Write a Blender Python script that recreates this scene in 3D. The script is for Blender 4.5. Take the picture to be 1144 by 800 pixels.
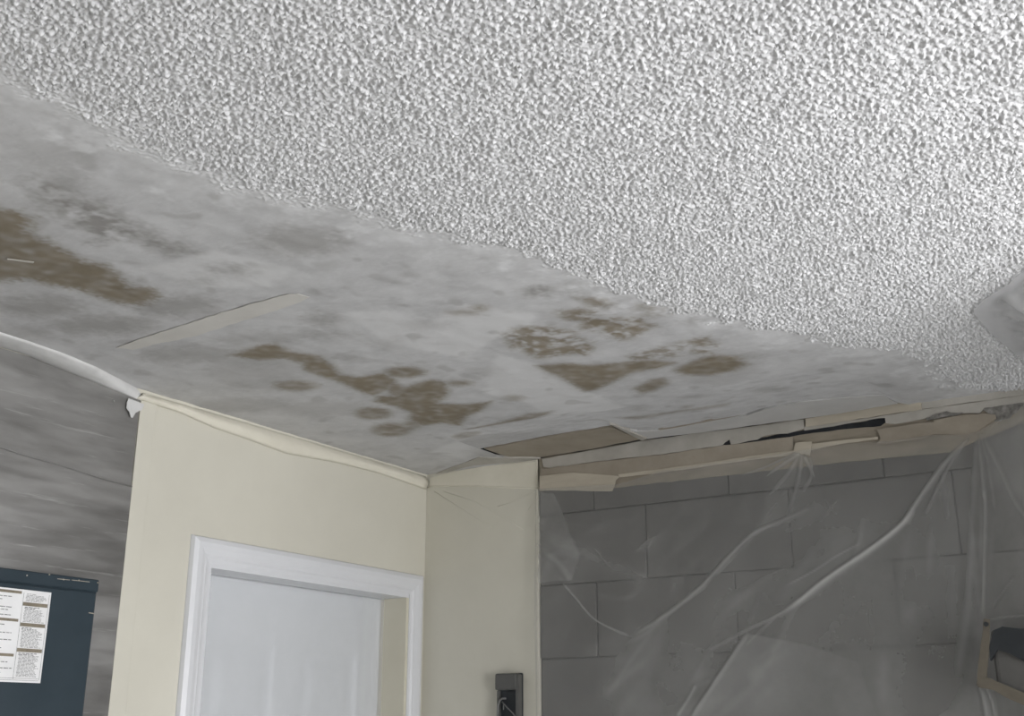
import bpy, bmesh, math, random
import numpy as np
from mathutils import Vector

for o in list(bpy.data.objects):
    bpy.data.objects.remove(o, do_unlink=True)
S = bpy.context.scene
COL = S.collection
PI = math.pi

# ------------------------------------------------------------------ camera
CAM = np.array([2.2778, -3.0309, 1.6207]); YAW, PITCH, FPX = -.5693, .3157, 1272.9
CEIL = 2.44
cy, sy, cp, sp = math.cos(YAW), math.sin(YAW), math.cos(PITCH), math.sin(PITCH)
FWD = np.array([sy*cp, cy*cp, sp]); RGT = np.array([cy, -sy, 0.]); UPV = np.cross(RGT, FWD)
cd = bpy.data.cameras.new('camera'); cam = bpy.data.objects.new('camera', cd); COL.objects.link(cam)
cd.sensor_width = 36; cd.lens = 36*FPX/1144; cd.clip_start = .05
cam.location = CAM; cam.rotation_euler = (PI/2 + PITCH, 0, -YAW)
S.camera = cam

# ------------------------------------------------------------------ world, daylight and rear fill
w = bpy.data.worlds.new('world'); S.world = w; w.use_nodes = True
w.node_tree.nodes['Background'].inputs[0].default_value = (.93, .96, 1, 1)
w.node_tree.nodes['Background'].inputs[1].default_value = 1.0
WX, WY0, WY1, WZ0, WZ1 = 4.3, -2.5, -.85, .45, 2.0      # window opening in the right wall
def area(name, loc, rot, sx, sy_, power, col):
    l = bpy.data.lights.new(name, 'AREA'); l.shape = 'RECTANGLE'; l.size = sx; l.size_y = sy_
    l.energy = power; l.color = col
    o = bpy.data.objects.new(name, l); COL.objects.link(o); o.location = loc; o.rotation_euler = rot
    return o
area('window_daylight', (WX+.16, (WY0+WY1)/2, (WZ0+WZ1)/2), (0, PI/2, 0), WZ1-WZ0, WY1-WY0, 148, (.985, .982, 1.0))
area('rear_fill_light', (1.6, -5.66, 1.45), (PI/2, 0, 0), 1.7, 1.3, 3, (.985, .982, 1.0))  # added fill from an unseen rear window, lifts the back wall
S.view_settings.view_transform = 'Standard'; S.view_settings.look = 'None'
S.view_settings.gamma = 1; S.view_settings.use_curve_mapping = False
S.view_settings.exposure = 0.08

# ------------------------------------------------------------------ pixel -> place helpers
def ray(x, y): return FWD + RGT*(x-572)/FPX + UPV*(400-y)/FPX
def on(x, y, ax, v):
    d = ray(x, y); return CAM + d*(v-CAM[ax])/d[ax]
def onc(x, y, z=CEIL): return on(x, y, 2, z)
def onl(x, y, X=0.): return on(x, y, 0, X)
def onb(x, y, Y=0.): return on(x, y, 1, Y)
def crop(pts, s, ox, oy): return [(ox+a/s, oy+b/s) for a, b in pts]

# ------------------------------------------------------------------ object helpers
def tag(o, label=None, cat=None, group=None, kind=None):
    if label: o['label'] = label
    if cat: o['category'] = cat
    if group: o['group'] = group
    if kind: o['kind'] = kind
    return o
def link(name, me, mat=None, parent=None):
    o = bpy.data.objects.new(name, me); COL.objects.link(o)
    if mat: me.materials.append(mat)
    if parent: o.parent = parent; o.matrix_parent_inverse = parent.matrix_basis.inverted()
    return o
def empty(name, loc=(0, 0, 0)):
    o = bpy.data.objects.new(name, None); COL.objects.link(o); o.location = loc; return o
def obj(name, bm, mat=None, parent=None, smooth=False):
    bmesh.ops.recalc_face_normals(bm, faces=bm.faces)
    if smooth:
        for f in bm.faces: f.smooth = True
    me = bpy.data.meshes.new(name); bm.to_mesh(me); bm.free()
    return link(name, me, mat, parent)
def box(bm, a, b, bev=0., seg=2):
    r = bmesh.ops.create_cube(bm, size=1)
    for v in r['verts']:
        v.co = Vector([(a[i]+b[i])/2 + v.co[i]*abs(b[i]-a[i]) for i in range(3)])
    if bev:
        es = list({e for v in r['verts'] for e in v.link_edges})
        bmesh.ops.bevel(bm, geom=es, offset=bev, segments=seg, affect='EDGES', profile=.5)
def boxo(name, a, b, mat, parent=None, bev=0., seg=2):
    bm = bmesh.new(); box(bm, a, b, bev, seg); return obj(name, bm, mat, parent)
def prism(pts, off, bm=None):
    """closed slab: outline pts (3-D, planar) extruded by vector off"""
    bm = bm or bmesh.new(); off = Vector(off)
    a = [bm.verts.new(p) for p in pts]; b = [bm.verts.new(Vector(p)+off) for p in pts]
    n = len(a); bm.faces.new(a); bm.faces.new(b[::-1])
    for i in range(n): bm.faces.new((a[i], a[(i+1) % n], b[(i+1) % n], b[i]))
    return bm
def rag(pts, amp, step, seed):
    """resample an outline with small irregular steps"""
    rnd = random.Random(seed); out = []
    for i in range(len(pts)):
        a, b = np.array(pts[i], float), np.array(pts[(i+1) % len(pts)], float)
        n = max(1, int(np.hypot(*(b-a)[:2])/step))
        for k in range(n):
            p = a+(b-a)*k/n
            if k: p = p+np.array([rnd.uniform(-amp, amp), rnd.uniform(-amp, amp)])
            out.append(tuple(p))
    return out
def tube(bm, pts, r, n=8):
    rings = []
    for i, p in enumerate(pts):
        p = Vector(p); t = (Vector(pts[min(i+1, len(pts)-1)])-Vector(pts[max(i-1, 0)])).normalized()
        u = t.cross(Vector((.3, .5, .81))).normalized(); v = t.cross(u)
        rings.append([bm.verts.new(p+(u*math.cos(2*PI*k/n)+v*math.sin(2*PI*k/n))*r) for k in range(n)])
    for a, b in zip(rings, rings[1:]):
        for k in range(n): bm.faces.new((a[k], a[(k+1) % n], b[(k+1) % n], b[k]))
    bm.faces.new(rings[0]); bm.faces.new(rings[-1][::-1])
def disc(bm, c, r, ax, h, n=12):
    """short cylinder along axis ax from c, length h"""
    ax = Vector(ax).normalized(); u = ax.orthogonal().normalized(); v = ax.cross(u); c = Vector(c)
    a = [bm.verts.new(c+(u*math.cos(2*PI*k/n)+v*math.sin(2*PI*k/n))*r) for k in range(n)]
    b = [bm.verts.new(x.co+ax*h) for x in a]
    bm.faces.new(a); bm.faces.new(b[::-1])
    for k in range(n): bm.faces.new((a[k], a[(k+1) % n], b[(k+1) % n], b[k]))

# ------------------------------------------------------------------ materials
class NT:
    def __init__(s, name):
        s.m = bpy.data.materials.new(name); s.m.use_nodes = True; s.t = s.m.node_tree
        s.b = s.t.nodes['Principled BSDF']; s.out = s.t.nodes['Material Output']
    def n(s, ty, **kw):
        x = s.t.nodes.new(ty)
        for k, v in kw.items():
            if k.startswith('i_'): x.inputs[k[2:].replace('_', ' ')].default_value = v
            else: setattr(x, k, v)
        return x
    def l(s, a, b): s.t.links.new(a, b)
    def obj(s): return s.n('ShaderNodeTexCoord').outputs['Object']
    def noise(s, scale, detail=4, rough=.5, vec=None, stretch=None, dist=0.):
        v = vec or s.obj()
        if stretch:
            mp = s.n('ShaderNodeMapping'); mp.inputs['Scale'].default_value = stretch; s.l(v, mp.inputs[0]); v = mp.outputs[0]
        x = s.n('ShaderNodeTexNoise'); x.inputs['Scale'].default_value = scale; x.inputs['Detail'].default_value = detail
        x.inputs['Roughness'].default_value = rough; x.inputs['Distortion'].default_value = dist; s.l(v, x.inputs['Vector']); return x.outputs['Fac']
    def ramp(s, fac, stops):
        r = s.n('ShaderNodeValToRGB'); e = r.color_ramp.elements
        while len(e) < len(stops): e.new(.5)
        for q, (p, c) in zip(e, stops): q.position = p; q.color = (*c, 1) if len(c) == 3 else c
        s.l(fac, r.inputs[0]); return r.outputs[0]
    def mix(s, fac, a, b, mode='MIX'):
        x = s.n('ShaderNodeMix', data_type='RGBA', blend_type=mode)
        for sock, v in ((x.inputs[0], fac), (x.inputs[6], a), (x.inputs[7], b)):
            if hasattr(v, 'links'): s.l(v, sock)
            elif isinstance(v, (int, float)): sock.default_value = v
            else: sock.default_value = (*v, 1)
        return x.outputs[2]
    def math(s, op, a, b=0., clamp=False):
        x = s.n('ShaderNodeMath', operation=op, use_clamp=clamp)
        for sock, v in ((x.inputs[0], a), (x.inputs[1], b)):
            if hasattr(v, 'links'): s.l(v, sock)
            else: sock.default_value = v
        return x.outputs[0]
    def attr(s, name): return s.n('ShaderNodeAttribute', attribute_name=name).outputs['Fac']
    def bump(s, h, strength, dist=.002):
        x = s.n('ShaderNodeBump'); x.inputs['Strength'].default_value = strength; x.inputs['Distance'].default_value = dist
        s.l(h, x.inputs['Height']); s.l(x.outputs[0], s.b.inputs['Normal']); return x
    def set(s, col=None, rough=.6, metal=0., spec=.5):
        if col is not None:
            if hasattr(col, 'links'): s.l(col, s.b.inputs['Base Color'])
            else: s.b.inputs['Base Color'].default_value = (*col, 1)
        if hasattr(rough, 'links'): s.l(rough, s.b.inputs['Roughness'])
        else: s.b.inputs['Roughness'].default_value = rough
        s.b.inputs['Metallic'].default_value = metal; s.b.inputs['Specular IOR Level'].default_value = spec
        return s.m
def mottled(name, a, b, scale=6, rough=.6, bump=.15, bscale=180, spec=.4, stretch=None, lo=.3, hi=.7, metal=0.):
    t = NT(name); f = t.noise(scale, 5, .6, stretch=stretch)
    c = t.ramp(f, [(lo, a), (hi, b)])
    if bump: t.bump(t.noise(bscale, 3), bump, .001)
    return t.set(c, rough, metal, spec)

M = {}
M['cream'] = mottled('cream_paint', (.60, .58, .50), (.655, .635, .55), 2.5, .55, .12, 220)
M['creamtape'] = mottled('cream_tape', (.68, .65, .55), (.76, .73, .63), 9, .45, .2, 120)
M['whitepaint'] = mottled('white_gloss_paint', (.66, .67, .69), (.71, .72, .74), 4, .35, .05, 150)
M['door'] = mottled('white_door_paint', (.66, .68, .70), (.72, .74, .76), 3, .4, .04, 150)
M['jamb'] = mottled('beige_jamb', (.62, .59, .48), (.68, .65, .54), 4, .5, .05, 150)
M['plaster'] = mottled('joint_compound', (.58, .58, .57), (.70, .70, .69), 14, .7, .35, 90)
M['greyboard'] = mottled('grey_board', (.49, .487, .475), (.56, .555, .545), 9, .8, .2, 200)
M['whiteboard'] = mottled('dusty_white_board', (.37, .352, .315), (.48, .46, .42), 12, .8, .25, 160)
M['brownboard'] = mottled('brown_paper_board', (.30, .265, .21), (.35, .31, .25), 14, .85, .12, 240)
M['ledge'] = mottled('raw_brown_board', (.26, .23, .18), (.34, .30, .24), 9, .85, .2, 160, stretch=(1, 1, 4))
M['masktape'] = mottled('masking_tape', (.44, .395, .32), (.53, .485, .40), 16, .6, .3, 110, stretch=(.5, 1, 2))
M['browntape'] = mottled('tan_paper_tape', (.285, .25, .20), (.36, .32, .262), 14, .65, .3, 110)
M['darktape'] = mottled('dark_tan_tape', (.125, .11, .085), (.165, .145, .112), 30, .6, .2, 110)  # tan tape in a darker tone
M['gap_shade'] = mottled('painted_gap_shade', (.012, .014, .017), (.03, .032, .036), 20, .9, 0)  # near-black colour stands in for the shade inside gaps
M['debris'] = mottled('crumbled_mortar', (.10, .095, .085), (.32, .31, .29), 60, .95, .8, 90)
M['block'] = mottled('grey_block', (.100, .098, .092), (.135, .132, .125), 11, .75, .08, 70)
M['mortar'] = mottled('dark_mortar', (.076, .076, .072), (.10, .10, .096), 30, .9, .5, 90)
M['floor'] = mottled('pale_bounce_floor', (.47, .465, .45), (.54, .535, .52), 12, .9, .3, 60)  # unseen floor kept pale so it bounces light onto the ceiling
M['roomwall'] = mottled('pale_room_wall', (.60, .59, .55), (.66, .65, .61), 2, .7, .1, 200)
M['navy'] = mottled('navy_enamel', (.021, .035, .046), (.030, .046, .058), 8, .42, .05, 300)
M['steel'] = mottled('zinc_screw', (.35, .35, .34), (.5, .5, .49), 40, .45, 0, metal=.8)
M['chip'] = mottled('chipped_paint', (.30, .27, .22), (.48, .45, .40), 60, .7, 0)
M['paper'] = mottled('label_paper', (.78, .78, .78), (.84, .84, .84), 20, .5, 0)
M['labelbar'] = mottled('label_header', (.17, .145, .105), (.26, .225, .165), 60, .5, 0)
M['ink'] = mottled('label_ink', (.12, .12, .12), (.34, .34, .34), 260, .6, 0, lo=.42, hi=.6)
M['greyplastic'] = mottled('grey_plastic', (.085, .085, .08), (.11, .11, .105), 20, .5, .1, 200)
M['darkplastic'] = mottled('dark_plastic', (.018, .022, .026), (.03, .034, .038), 20, .4, .05, 200)
M['midplastic'] = mottled('mid_grey_metal', (.14, .14, .135), (.19, .19, .185), 20, .4, .05, 200)

# galvanised sheet metal with long scuffs
t = NT('galvanised_sheet')
a = t.noise(5, 6, .62, stretch=(1, .55, 3.2)); b = t.noise(26, 4, .7, stretch=(1, .12, 2.6)); c = t.noise(3, 3, .5)
col = t.ramp(a, [(.3, (.30, .295, .285)), (.7, (.42, .415, .405))])
col = t.mix(t.ramp(b, [(.60, (0, 0, 0)), (.74, (1, 1, 1))]), col, (.62, .62, .61))
rg = t.ramp(a, [(.3, (.34,)*3), (.7, (.55,)*3)])
t.bump(t.noise(7, 4, .6, stretch=(1, .4, 2)), .25, .004)
M['galv'] = t.set(col, rg, .85, .5)

# ceiling: popcorn paint, scraped drywall, stains (masks carried by the mesh, in ceiling coordinates)
t = NT('ceiling_surface')
pop = t.attr('popcorn'); stn = t.attr('stain'); smg = t.attr('smudge'); lgt = t.attr('patch'); far = t.attr('far')
n1 = t.noise(9, 6, .62); n2 = t.noise(34, 5, .65, stretch=(1, 2.2, 1)); n3 = t.noise(120, 3, .6)
white = t.ramp(n3, [(.3, (.66, .663, .668)), (.7, (.73, .733, .738))])
scr = t.ramp(n1, [(.28, (.46, .46, .462)), (.50, (.53, .53, .532)), (.72, (.60, .60, .602))])
scr = t.mix(t.math('MULTIPLY', t.ramp(n2, [(.45, (0,)*3), (.75, (1,)*3)]), .45), scr, (.63, .63, .632))
scr = t.mix(t.math('MULTIPLY', lgt, .75), scr, (.65, .65, .65))
scr = t.mix(smg, scr, (.255, .245, .23))
brown = t.ramp(n1, [(.3, (.190, .160, .112)), (.7, (.250, .212, .153))])
scr = t.mix(stn, scr, brown)
col = t.mix(pop, scr, white)
h = t.math('ADD', t.math('MULTIPLY', t.noise(95, 3, .6), far), t.math('MULTIPLY', t.noise(60, 4, .6), .07))
h = t.math('ADD', h, t.math('MULTIPLY', t.noise(230, 3, .6), t.math('MULTIPLY', t.attr('popbump'), .35)))
t.bump(h, .6, .006)
M['ceiling'] = t.set(col, .85, 0, .25)

def film(name, tint=(.60, .60, .585), base=.3, rough=.32, var=1., bmp=.05, trl=.35):
    """milky plastic film: 'haze' on the mesh is how doubled or creased it is"""
    t = NT(name); hz = t.attr('haze')
    n = t.noise(5, 5, .6); n2 = t.noise(60, 4, .6)
    f = t.math('ADD', t.math('MULTIPLY', t.math('SUBTRACT', n, .5), .30*var), base)
    f = t.math('ADD', f, t.math('MULTIPLY', t.math('SUBTRACT', n2, .5), .02*var))
    f = t.math('ADD', f, hz, clamp=True)
    t.set(tint, rough, 0, .5)
    t.bump(t.noise(16, 4, .6), bmp, .01)
    tr = t.n('ShaderNodeBsdfTransparent'); mx = t.n('ShaderNodeMixShader')
    tl = t.n('ShaderNodeBsdfTranslucent'); tl.inputs[0].default_value = (*tint, 1)
    m2 = t.n('ShaderNodeMixShader'); m2.inputs[0].default_value = trl
    t.l(t.b.outputs[0], m2.inputs[1]); t.l(tl.outputs[0], m2.inputs[2])
    t.l(f, mx.inputs[0]); t.l(tr.outputs[0], mx.inputs[1]); t.l(m2.outputs[0], mx.inputs[2])
    t.l(mx.outputs[0], t.out.inputs[0])
    return t.m
M['film'] = film('milky_plastic_film', base=.24)
M['doorfilm'] = film('door_plastic_film', (.80, .81, .82), .31, .4, .15, .03)
M['bulge'] = film('crumpled_plastic', (.94, .94, .95), .55, .20, bmp=.2, trl=.5)
t = NT('window_glass'); g = t.n('ShaderNodeBsdfGlossy'); g.inputs['Roughness'].default_value = .02
tr = t.n('ShaderNodeBsdfTransparent'); mx = t.n('ShaderNodeMixShader'); mx.inputs[0].default_value = .06
t.l(tr.outputs[0], mx.inputs[1]); t.l(g.outputs[0], mx.inputs[2]); t.l(mx.outputs[0], t.out.inputs[0]); M['glass'] = t.m

# ================================================================== SETTING
RX, RY = WX, -5.6                                   # far corners of the room
tag(boxo('floor', (-.2, RY-.2, -.1), (RX+.2, .2, 0), M['floor']), 'unseen floor, toned pale to bounce light up to the ceiling', 'floor', kind='structure')

# ---- ceiling: one mesh, fine where the photograph looks at it
DX = .0023
xf = np.arange(0, 2.45, DX); yf = np.arange(-2.6, 0+DX/2, DX); yf = yf-yf[-1]
xs = np.concatenate([xf, np.linspace(2.5, RX, 12)]); ys = np.concatenate([np.linspace(RY, -2.65, 16), yf])
NX, NY = len(xs), len(ys)
GX, GY = np.meshgrid(xs, ys)                         # [NY,NX]
fx, fy = len(xf), len(yf); FX, FY = np.meshgrid(xf, yf)
rng = np.random.default_rng(7)
def field(wl, band=.35, ax=1., seed=0):
    """band-limited random relief on the fine grid, wavelength wl in metres, unit variance"""
    r = np.random.default_rng(seed).standard_normal((fy, fx))
    ky = np.fft.fftfreq(fy, DX)[:, None]*ax; kx = np.fft.fftfreq(fx, DX)[None, :]
    k = np.sqrt(kx*kx+ky*ky); f = np.fft.ifft2(np.fft.fft2(r)*np.exp(-((k*wl-1)/band)**2)).real
    return f/f.std()
def soft(wl, seed):
    r = np.random.default_rng(seed).standard_normal((fy, fx))
    ky = np.fft.fftfreq(fy, DX)[:, None]; kx = np.fft.fftfreq(fx, DX)[None, :]
    f = np.fft.ifft2(np.fft.fft2(r)*np.exp(-(kx*kx+ky*ky)*wl*wl)).real
    return f/f.std()
def sdf(P, X, Y):
    """signed distance to polygon P (N,2), negative inside"""
    d = np.full(X.shape, 1e9); ins = np.zeros(X.shape, bool); n = len(P)
    for i in range(n):
        ax_, ay = P[i]; bx, by = P[(i+1) % n]
        ex, ey = bx-ax_, by-ay; L = ex*ex+ey*ey+1e-12
        tt = np.clip(((X-ax_)*ex+(Y-ay)*ey)/L, 0, 1)
        d = np.minimum(d, (X-ax_-tt*ex)**2+(Y-ay-tt*ey)**2)
        c = ((ay > Y) != (by > Y)) & (X < (bx-ax_)*(Y-ay)/(by-ay+1e-12)+ax_)
        ins ^= c
    d = np.sqrt(d); return np.where(ins, -d, d)
def smooth(a, b, x):
    u = np.clip((x-a)/(b-a), 0, 1); return u*u*(3-2*u)
def cpoly(px): return np.array([onc(*p)[:2] for p in px])
def ell(x, y, rx, ry, n=14): return [(x+rx*math.cos(2*PI*k/n), y+ry*math.sin(2*PI*k/n)) for k in range(n)]

# scraped / popcorn border, traced on the ceiling
edge = [(-60, 62), (0, 92), (39, 110), (85, 134), (128, 160), (186, 182), (217, 200), (271, 217), (349, 232), (420, 254),
        (480, 266), (560, 279), (610, 297), (661, 314), (712, 332), (760, 347), (815, 360), (870, 368), (907, 379), (936, 389),
        (996, 391), (1019, 398), (1032, 409), (1038, 420), (1062, 430), (1098, 437), (1150, 438)]
ep = [tuple(onc(*p)[:2]) for p in edge] + [(2.2, .3), (-.4, .3), (-.4, -2.4)]
wob = soft(.05, 3)*.012+soft(.015, 4)*.006
D = sdf(ep, FX, FY)                                  # <0 scraped
width = .022+.10*smooth(1.5, .6, FX)                  # softer, more skimmed edge towards the left
popf = smooth(-width*.3, width, D+wob)
rel = field(.0068, .42, 1., 11)*.8+field(.0115, .4, 1., 12)*.65
hgt = np.clip(rel+.05, 0, None); hgt = hgt/(1+.30*hgt)
fine = field(.0055, .3, 1., 13)
disp = popf*(hgt*.0050+fine*.0003)
disp += (1-popf)*(soft(.06, 21)*.0004+np.clip(soft(.006, 22)-.8, 0, None)*.00015)
popc = smooth(-.09, .05, D+wob*2)

stain = np.zeros((fy, fx)); smud = stain.copy(); patch = stain.copy()
wa, wb, wc = soft(.035, 31), soft(.012, 32), soft(.005, 33)
fbm = (soft(.05, 34)+.9*soft(.024, 35)+.35*soft(.010, 36))/1.3
def blob(T, px, amp=1., sf=.012, wob=.008, rough=0.):
    sf = sf*1.7
    P = cpoly(px); m = .06
    i0, i1 = np.searchsorted(xf, [P[:, 0].min()-m, P[:, 0].max()+m]); j0, j1 = np.searchsorted(yf, [P[:, 1].min()-m, P[:, 1].max()+m])
    if i1 <= i0 or j1 <= j0: return
    q = (slice(j0, j1), slice(i0, i1))
    d = sdf(P, FX[q], FY[q])+(wa[q]*.6+wb[q]*.5)*wob
    v = smooth(sf, -sf, d)
    if rough: v = v*np.clip(.80+.75*rough*fbm[q], 0, 1)
    T[q] = np.maximum(T[q], v*amp)
c5 = lambda p: crop(p, 2.581, 0, 90)
c6 = lambda p: crop(p, 2.487, 240, 280)
c7 = lambda p: crop(p, 2.724, 540, 280)
blob(stain, c5([(-90, 380), (0, 370), (60, 375), (100, 400), (80, 440), (130, 460), (190, 490), (240, 520), (300, 530), (340, 560), (370, 590), (440, 600), (465, 620), (400, 650), (330, 640), (250, 610), (150, 590), (70, 572), (0, 575), (-90, 560)]), .95, .012)
blob(stain, c6([(45, 292), (110, 265), (170, 258), (205, 280), (290, 292), (330, 320), (350, 345), (400, 352), (470, 340), (505, 360), (490, 382), (440, 402), (395, 388), (340, 362), (290, 347), (250, 332), (240, 312), (190, 300), (120, 304)]), .95, .010, .004)
blob(stain, c6([(520, 385), (570, 365), (600, 358), (640, 365), (650, 395), (620, 425), (700, 428), (768, 418), (740, 445), (700, 460), (682, 487), (630, 478), (580, 487), (540, 470), (545, 450), (500, 432), (445, 420), (455, 404), (500, 405)]), .95, .010, .004)
blob(stain, c6([(470, 360), (520, 375), (545, 395), (500, 410), (475, 385)]), .8, .010, .004)
for x, y, rx, ry, a in [(530, 338, 56, 15, .9), (440, 452, 50, 17, .8), (490, 498, 54, 19, .75), (225, 375, 62, 15, .7), (680, 368, 36, 9, .7), (832, 410, 24, 8, .55), (690, 172, 46, 8, .55), (736, 160, 18, 8, .75), (735, 525, 45, 14, .45)]:
    blob(stain, c6(ell(x, y, rx, ry)), a, .012, .004)
blob(stain, c6([(700, 500), (800, 475), (870, 453), (938, 446), (902, 470), (820, 484), (730, 500)]), .75, .010, .004)
blob(stain, c6([(520, 480), (560, 465), (590, 480), (540, 505), (500, 515)]), .6, .012, .004)
R = .55
blob(stain, c7([(70, 255), (115, 232), (200, 232), (265, 245), (285, 260), (335, 290), (315, 318), (240, 318), (180, 330), (140, 318), (80, 292)]), .95, .012, .006, R)
blob(stain, c7([(225, 185), (300, 176), (370, 200), (480, 203), (525, 230), (475, 252), (430, 273), (365, 252), (305, 242), (295, 215), (245, 207)]), .95, .012, .006, R)
blob(stain, c7([(290, 145), (340, 138), (395, 155), (385, 178), (330, 172)]), .8, .012, .006, R)
blob(stain, c7(ell(510, 180, 54, 24)), .8, .014, .006, .4)
blob(smud, c7(ell(165, 125, 48, 16)), .75, .014, .006, .4)
blob(smud, c7(ell(385, 105, 42, 17)), .6, .016, .006)
blob(smud, c7(ell(285, 108, 28, 13)), .5, .016, .006)
blob(stain, c7([(435, 322), (530, 298), (600, 278), (680, 262), (720, 290), (690, 312), (600, 318), (520, 333), (460, 333)]), .85, .012, .006, R)
blob(stain, c7([(160, 350), (250, 343), (330, 350), (430, 338), (520, 333), (590, 340), (540, 357), (450, 372), (400, 397), (350, 422), (310, 430), (270, 407), (240, 387), (200, 372)]), .95, .010, .004)
blob(stain, c7([(580, 365), (640, 335), (700, 316), (770, 323), (805, 345), (760, 367), (690, 378), (610, 378)]), .95, .012, .004)
blob(stain, c7([(455, 420), (510, 393), (552, 386), (560, 405), (520, 427), (480, 435)]), .85, .010, .004)
blob(stain, c7(ell(650, 492, 16, 6)), .5, .01, .003); blob(stain, c7(ell(90, 448, 30, 8)), .45, .012, .004)
blob(stain, c7([(440, 525), (560, 515), (700, 497), (790, 488), (785, 497), (650, 512), (500, 535)]), .5, .010, .003)
for x, y, rx, ry, a in [(800, 322, 52, 9, .6), (640, 215, 36, 9, .45), (910, 446, 66, 11, .45), (660, 452, 60, 9, .35), (490, 490, 36, 12, .4), (690, 350, 150, 60, .25)]:
    blob(smud, c7(ell(x, y, rx, ry)), a, .018, .006)
blob(smud, c5([(60, 300), (120, 268), (210, 325), (310, 362), (390, 418), (460, 452), (560, 492), (500, 505), (430, 478), (350, 452), (290, 480), (250, 435), (170, 392), (120, 350)]), .85, .022, .008, .45)
for x, y, rx, ry, a in [(870, 462, 130, 42, .55), (880, 450, 70, 20, .6), (500, 650, 125, 32, .55), (290, 705, 150, 26, .6), (110, 650, 120, 30, .6), (930, 690, 42, 17, .6), (955, 732, 56, 8, .5), (665, 548, 46, 13, .55), (575, 577, 26, 8, .5), (560, 790, 170, 24, .45), (150, 215, 130, 60, .22), (430, 160, 90, 30, .15), (60, 730, 90, 22, .4), (180, 290, 60, 40, .4), (830, 345, 110, 22, .3)]:
    blob(smud, c5(ell(x, y, rx, ry)), a, .025, .010)
for x, y, rx, ry, a in [(300, 193, 36, 18, .5), (325, 232, 54, 7, .5), (375, 297, 32, 11, .35), (110, 330, 130, 60, .3), (300, 440, 150, 22, .3), (120, 245, 110, 18, .35), (590, 205, 60, 16, .25), (480, 258, 40, 14, .3), (90, 430, 150, 20, .3), (750, 335, 40, 12, .3), (900, 560, 200, 30, .25)]:
    blob(smud, c6(ell(x, y, rx, ry)), a, .022, .008)
def blur(a, wl):
    ky = np.fft.fftfreq(fy, DX)[:, None]; kx = np.fft.fftfreq(fx, DX)[None, :]
    return np.fft.ifft2(np.fft.fft2(a)*np.exp(-(kx*kx+ky*ky)*wl*wl)).real
smud = np.maximum(smud, np.clip(.55*blur(stain, .10)*(.9+.4*wa), 0, 1))
smud = np.maximum(smud, .30*smooth(1.0, 2.4, soft(.06, 41)))
stain *= np.clip(.92+.08*wa, .6, 1)
# trowelled patches of compound with one straight knife edge
for px in ([(555, 395), (600, 407), (625, 425), (705, 457), (655, 466), (610, 466), (590, 450), (540, 440)], [(470, 365), (520, 340), (600, 350), (590, 372), (540, 380)], [(160, 300), (240, 280), (330, 300), (300, 320), (230, 322)],
           [(380, 350), (440, 347), (480, 365), (560, 375), (520, 400), (440, 385)], [(0, 360), (70, 385), (150, 425), (200, 448), (120, 420), (0, 372)], [(480, 505), (540, 480), (560, 490), (520, 512)]):
    blob(patch, px, 1., .008, .003)
popA = np.zeros((NY, NX)); popA[:] = 1; far = np.ones((NY, NX))
J0 = NY-fy
def put(a, v): a[J0:, :fx] = v
Z = np.full((NY, NX), CEIL); put(Z, CEIL-disp); put(popA, popc); put(far, 0)
# notch where the boards along the block wall meet the sheet
n_px = [(536, 501.3), (610, 487), (683, 475), (722, 481), (735, 479.5), (790, 470), (832, 463), (851, 456), (890, 448.5), (930, 444), (985, 441), (1004, 450)]
nb = np.array([onc(*p)[:2] for p in n_px]); o_ = np.argsort(nb[:, 0]); nb = nb[o_]
yb = np.interp(GX, np.concatenate([[nb[0, 0]-.003], nb[:, 0], [nb[-1, 0]+.03]]), np.concatenate([[0], nb[:, 1], [0]]))
YB = .45; GY2 = np.where(GY > -YB, -YB+(GY+YB)*(YB+np.minimum(yb, 0))/YB, GY)
co = np.stack([GX, GY2, Z], -1).reshape(-1, 3).astype(np.float32)
idx = np.arange(NY*NX).reshape(NY, NX)
fa = np.stack([idx[:-1, :-1], idx[1:, :-1], idx[1:, 1:], idx[:-1, 1:]], -1).reshape(-1, 4)
me = bpy.data.meshes.new('ceiling'); nf = len(fa)
me.vertices.add(len(co)); me.vertices.foreach_set('co', co.ravel())
me.loops.add(nf*4); me.loops.foreach_set('vertex_index', fa.ravel().astype(np.int32))
me.polygons.add(nf); me.polygons.foreach_set('loop_start', np.arange(0, nf*4, 4, dtype=np.int32))
me.polygons.foreach_set('use_smooth', np.ones(nf, bool))
me.update()
def addattr(me, name, v):
    a = me.attributes.new(name, 'FLOAT', 'POINT'); a.data.foreach_set('value', np.ascontiguousarray(v, dtype=np.float32).ravel())
def full(v): a = np.zeros((NY, NX)); put(a, v); return a
for nme, v in (('popcorn', popA), ('popbump', full(popf)), ('stain', full(stain)), ('smudge', full(smud)), ('patch', full(patch)), ('far', far)): addattr(me, nme, v)
ceil_o = link('ceiling', me, M['ceiling'])
tag(ceil_o, 'white popcorn ceiling with a scraped, brown-stained strip along the walls', 'ceiling', kind='structure')

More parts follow.
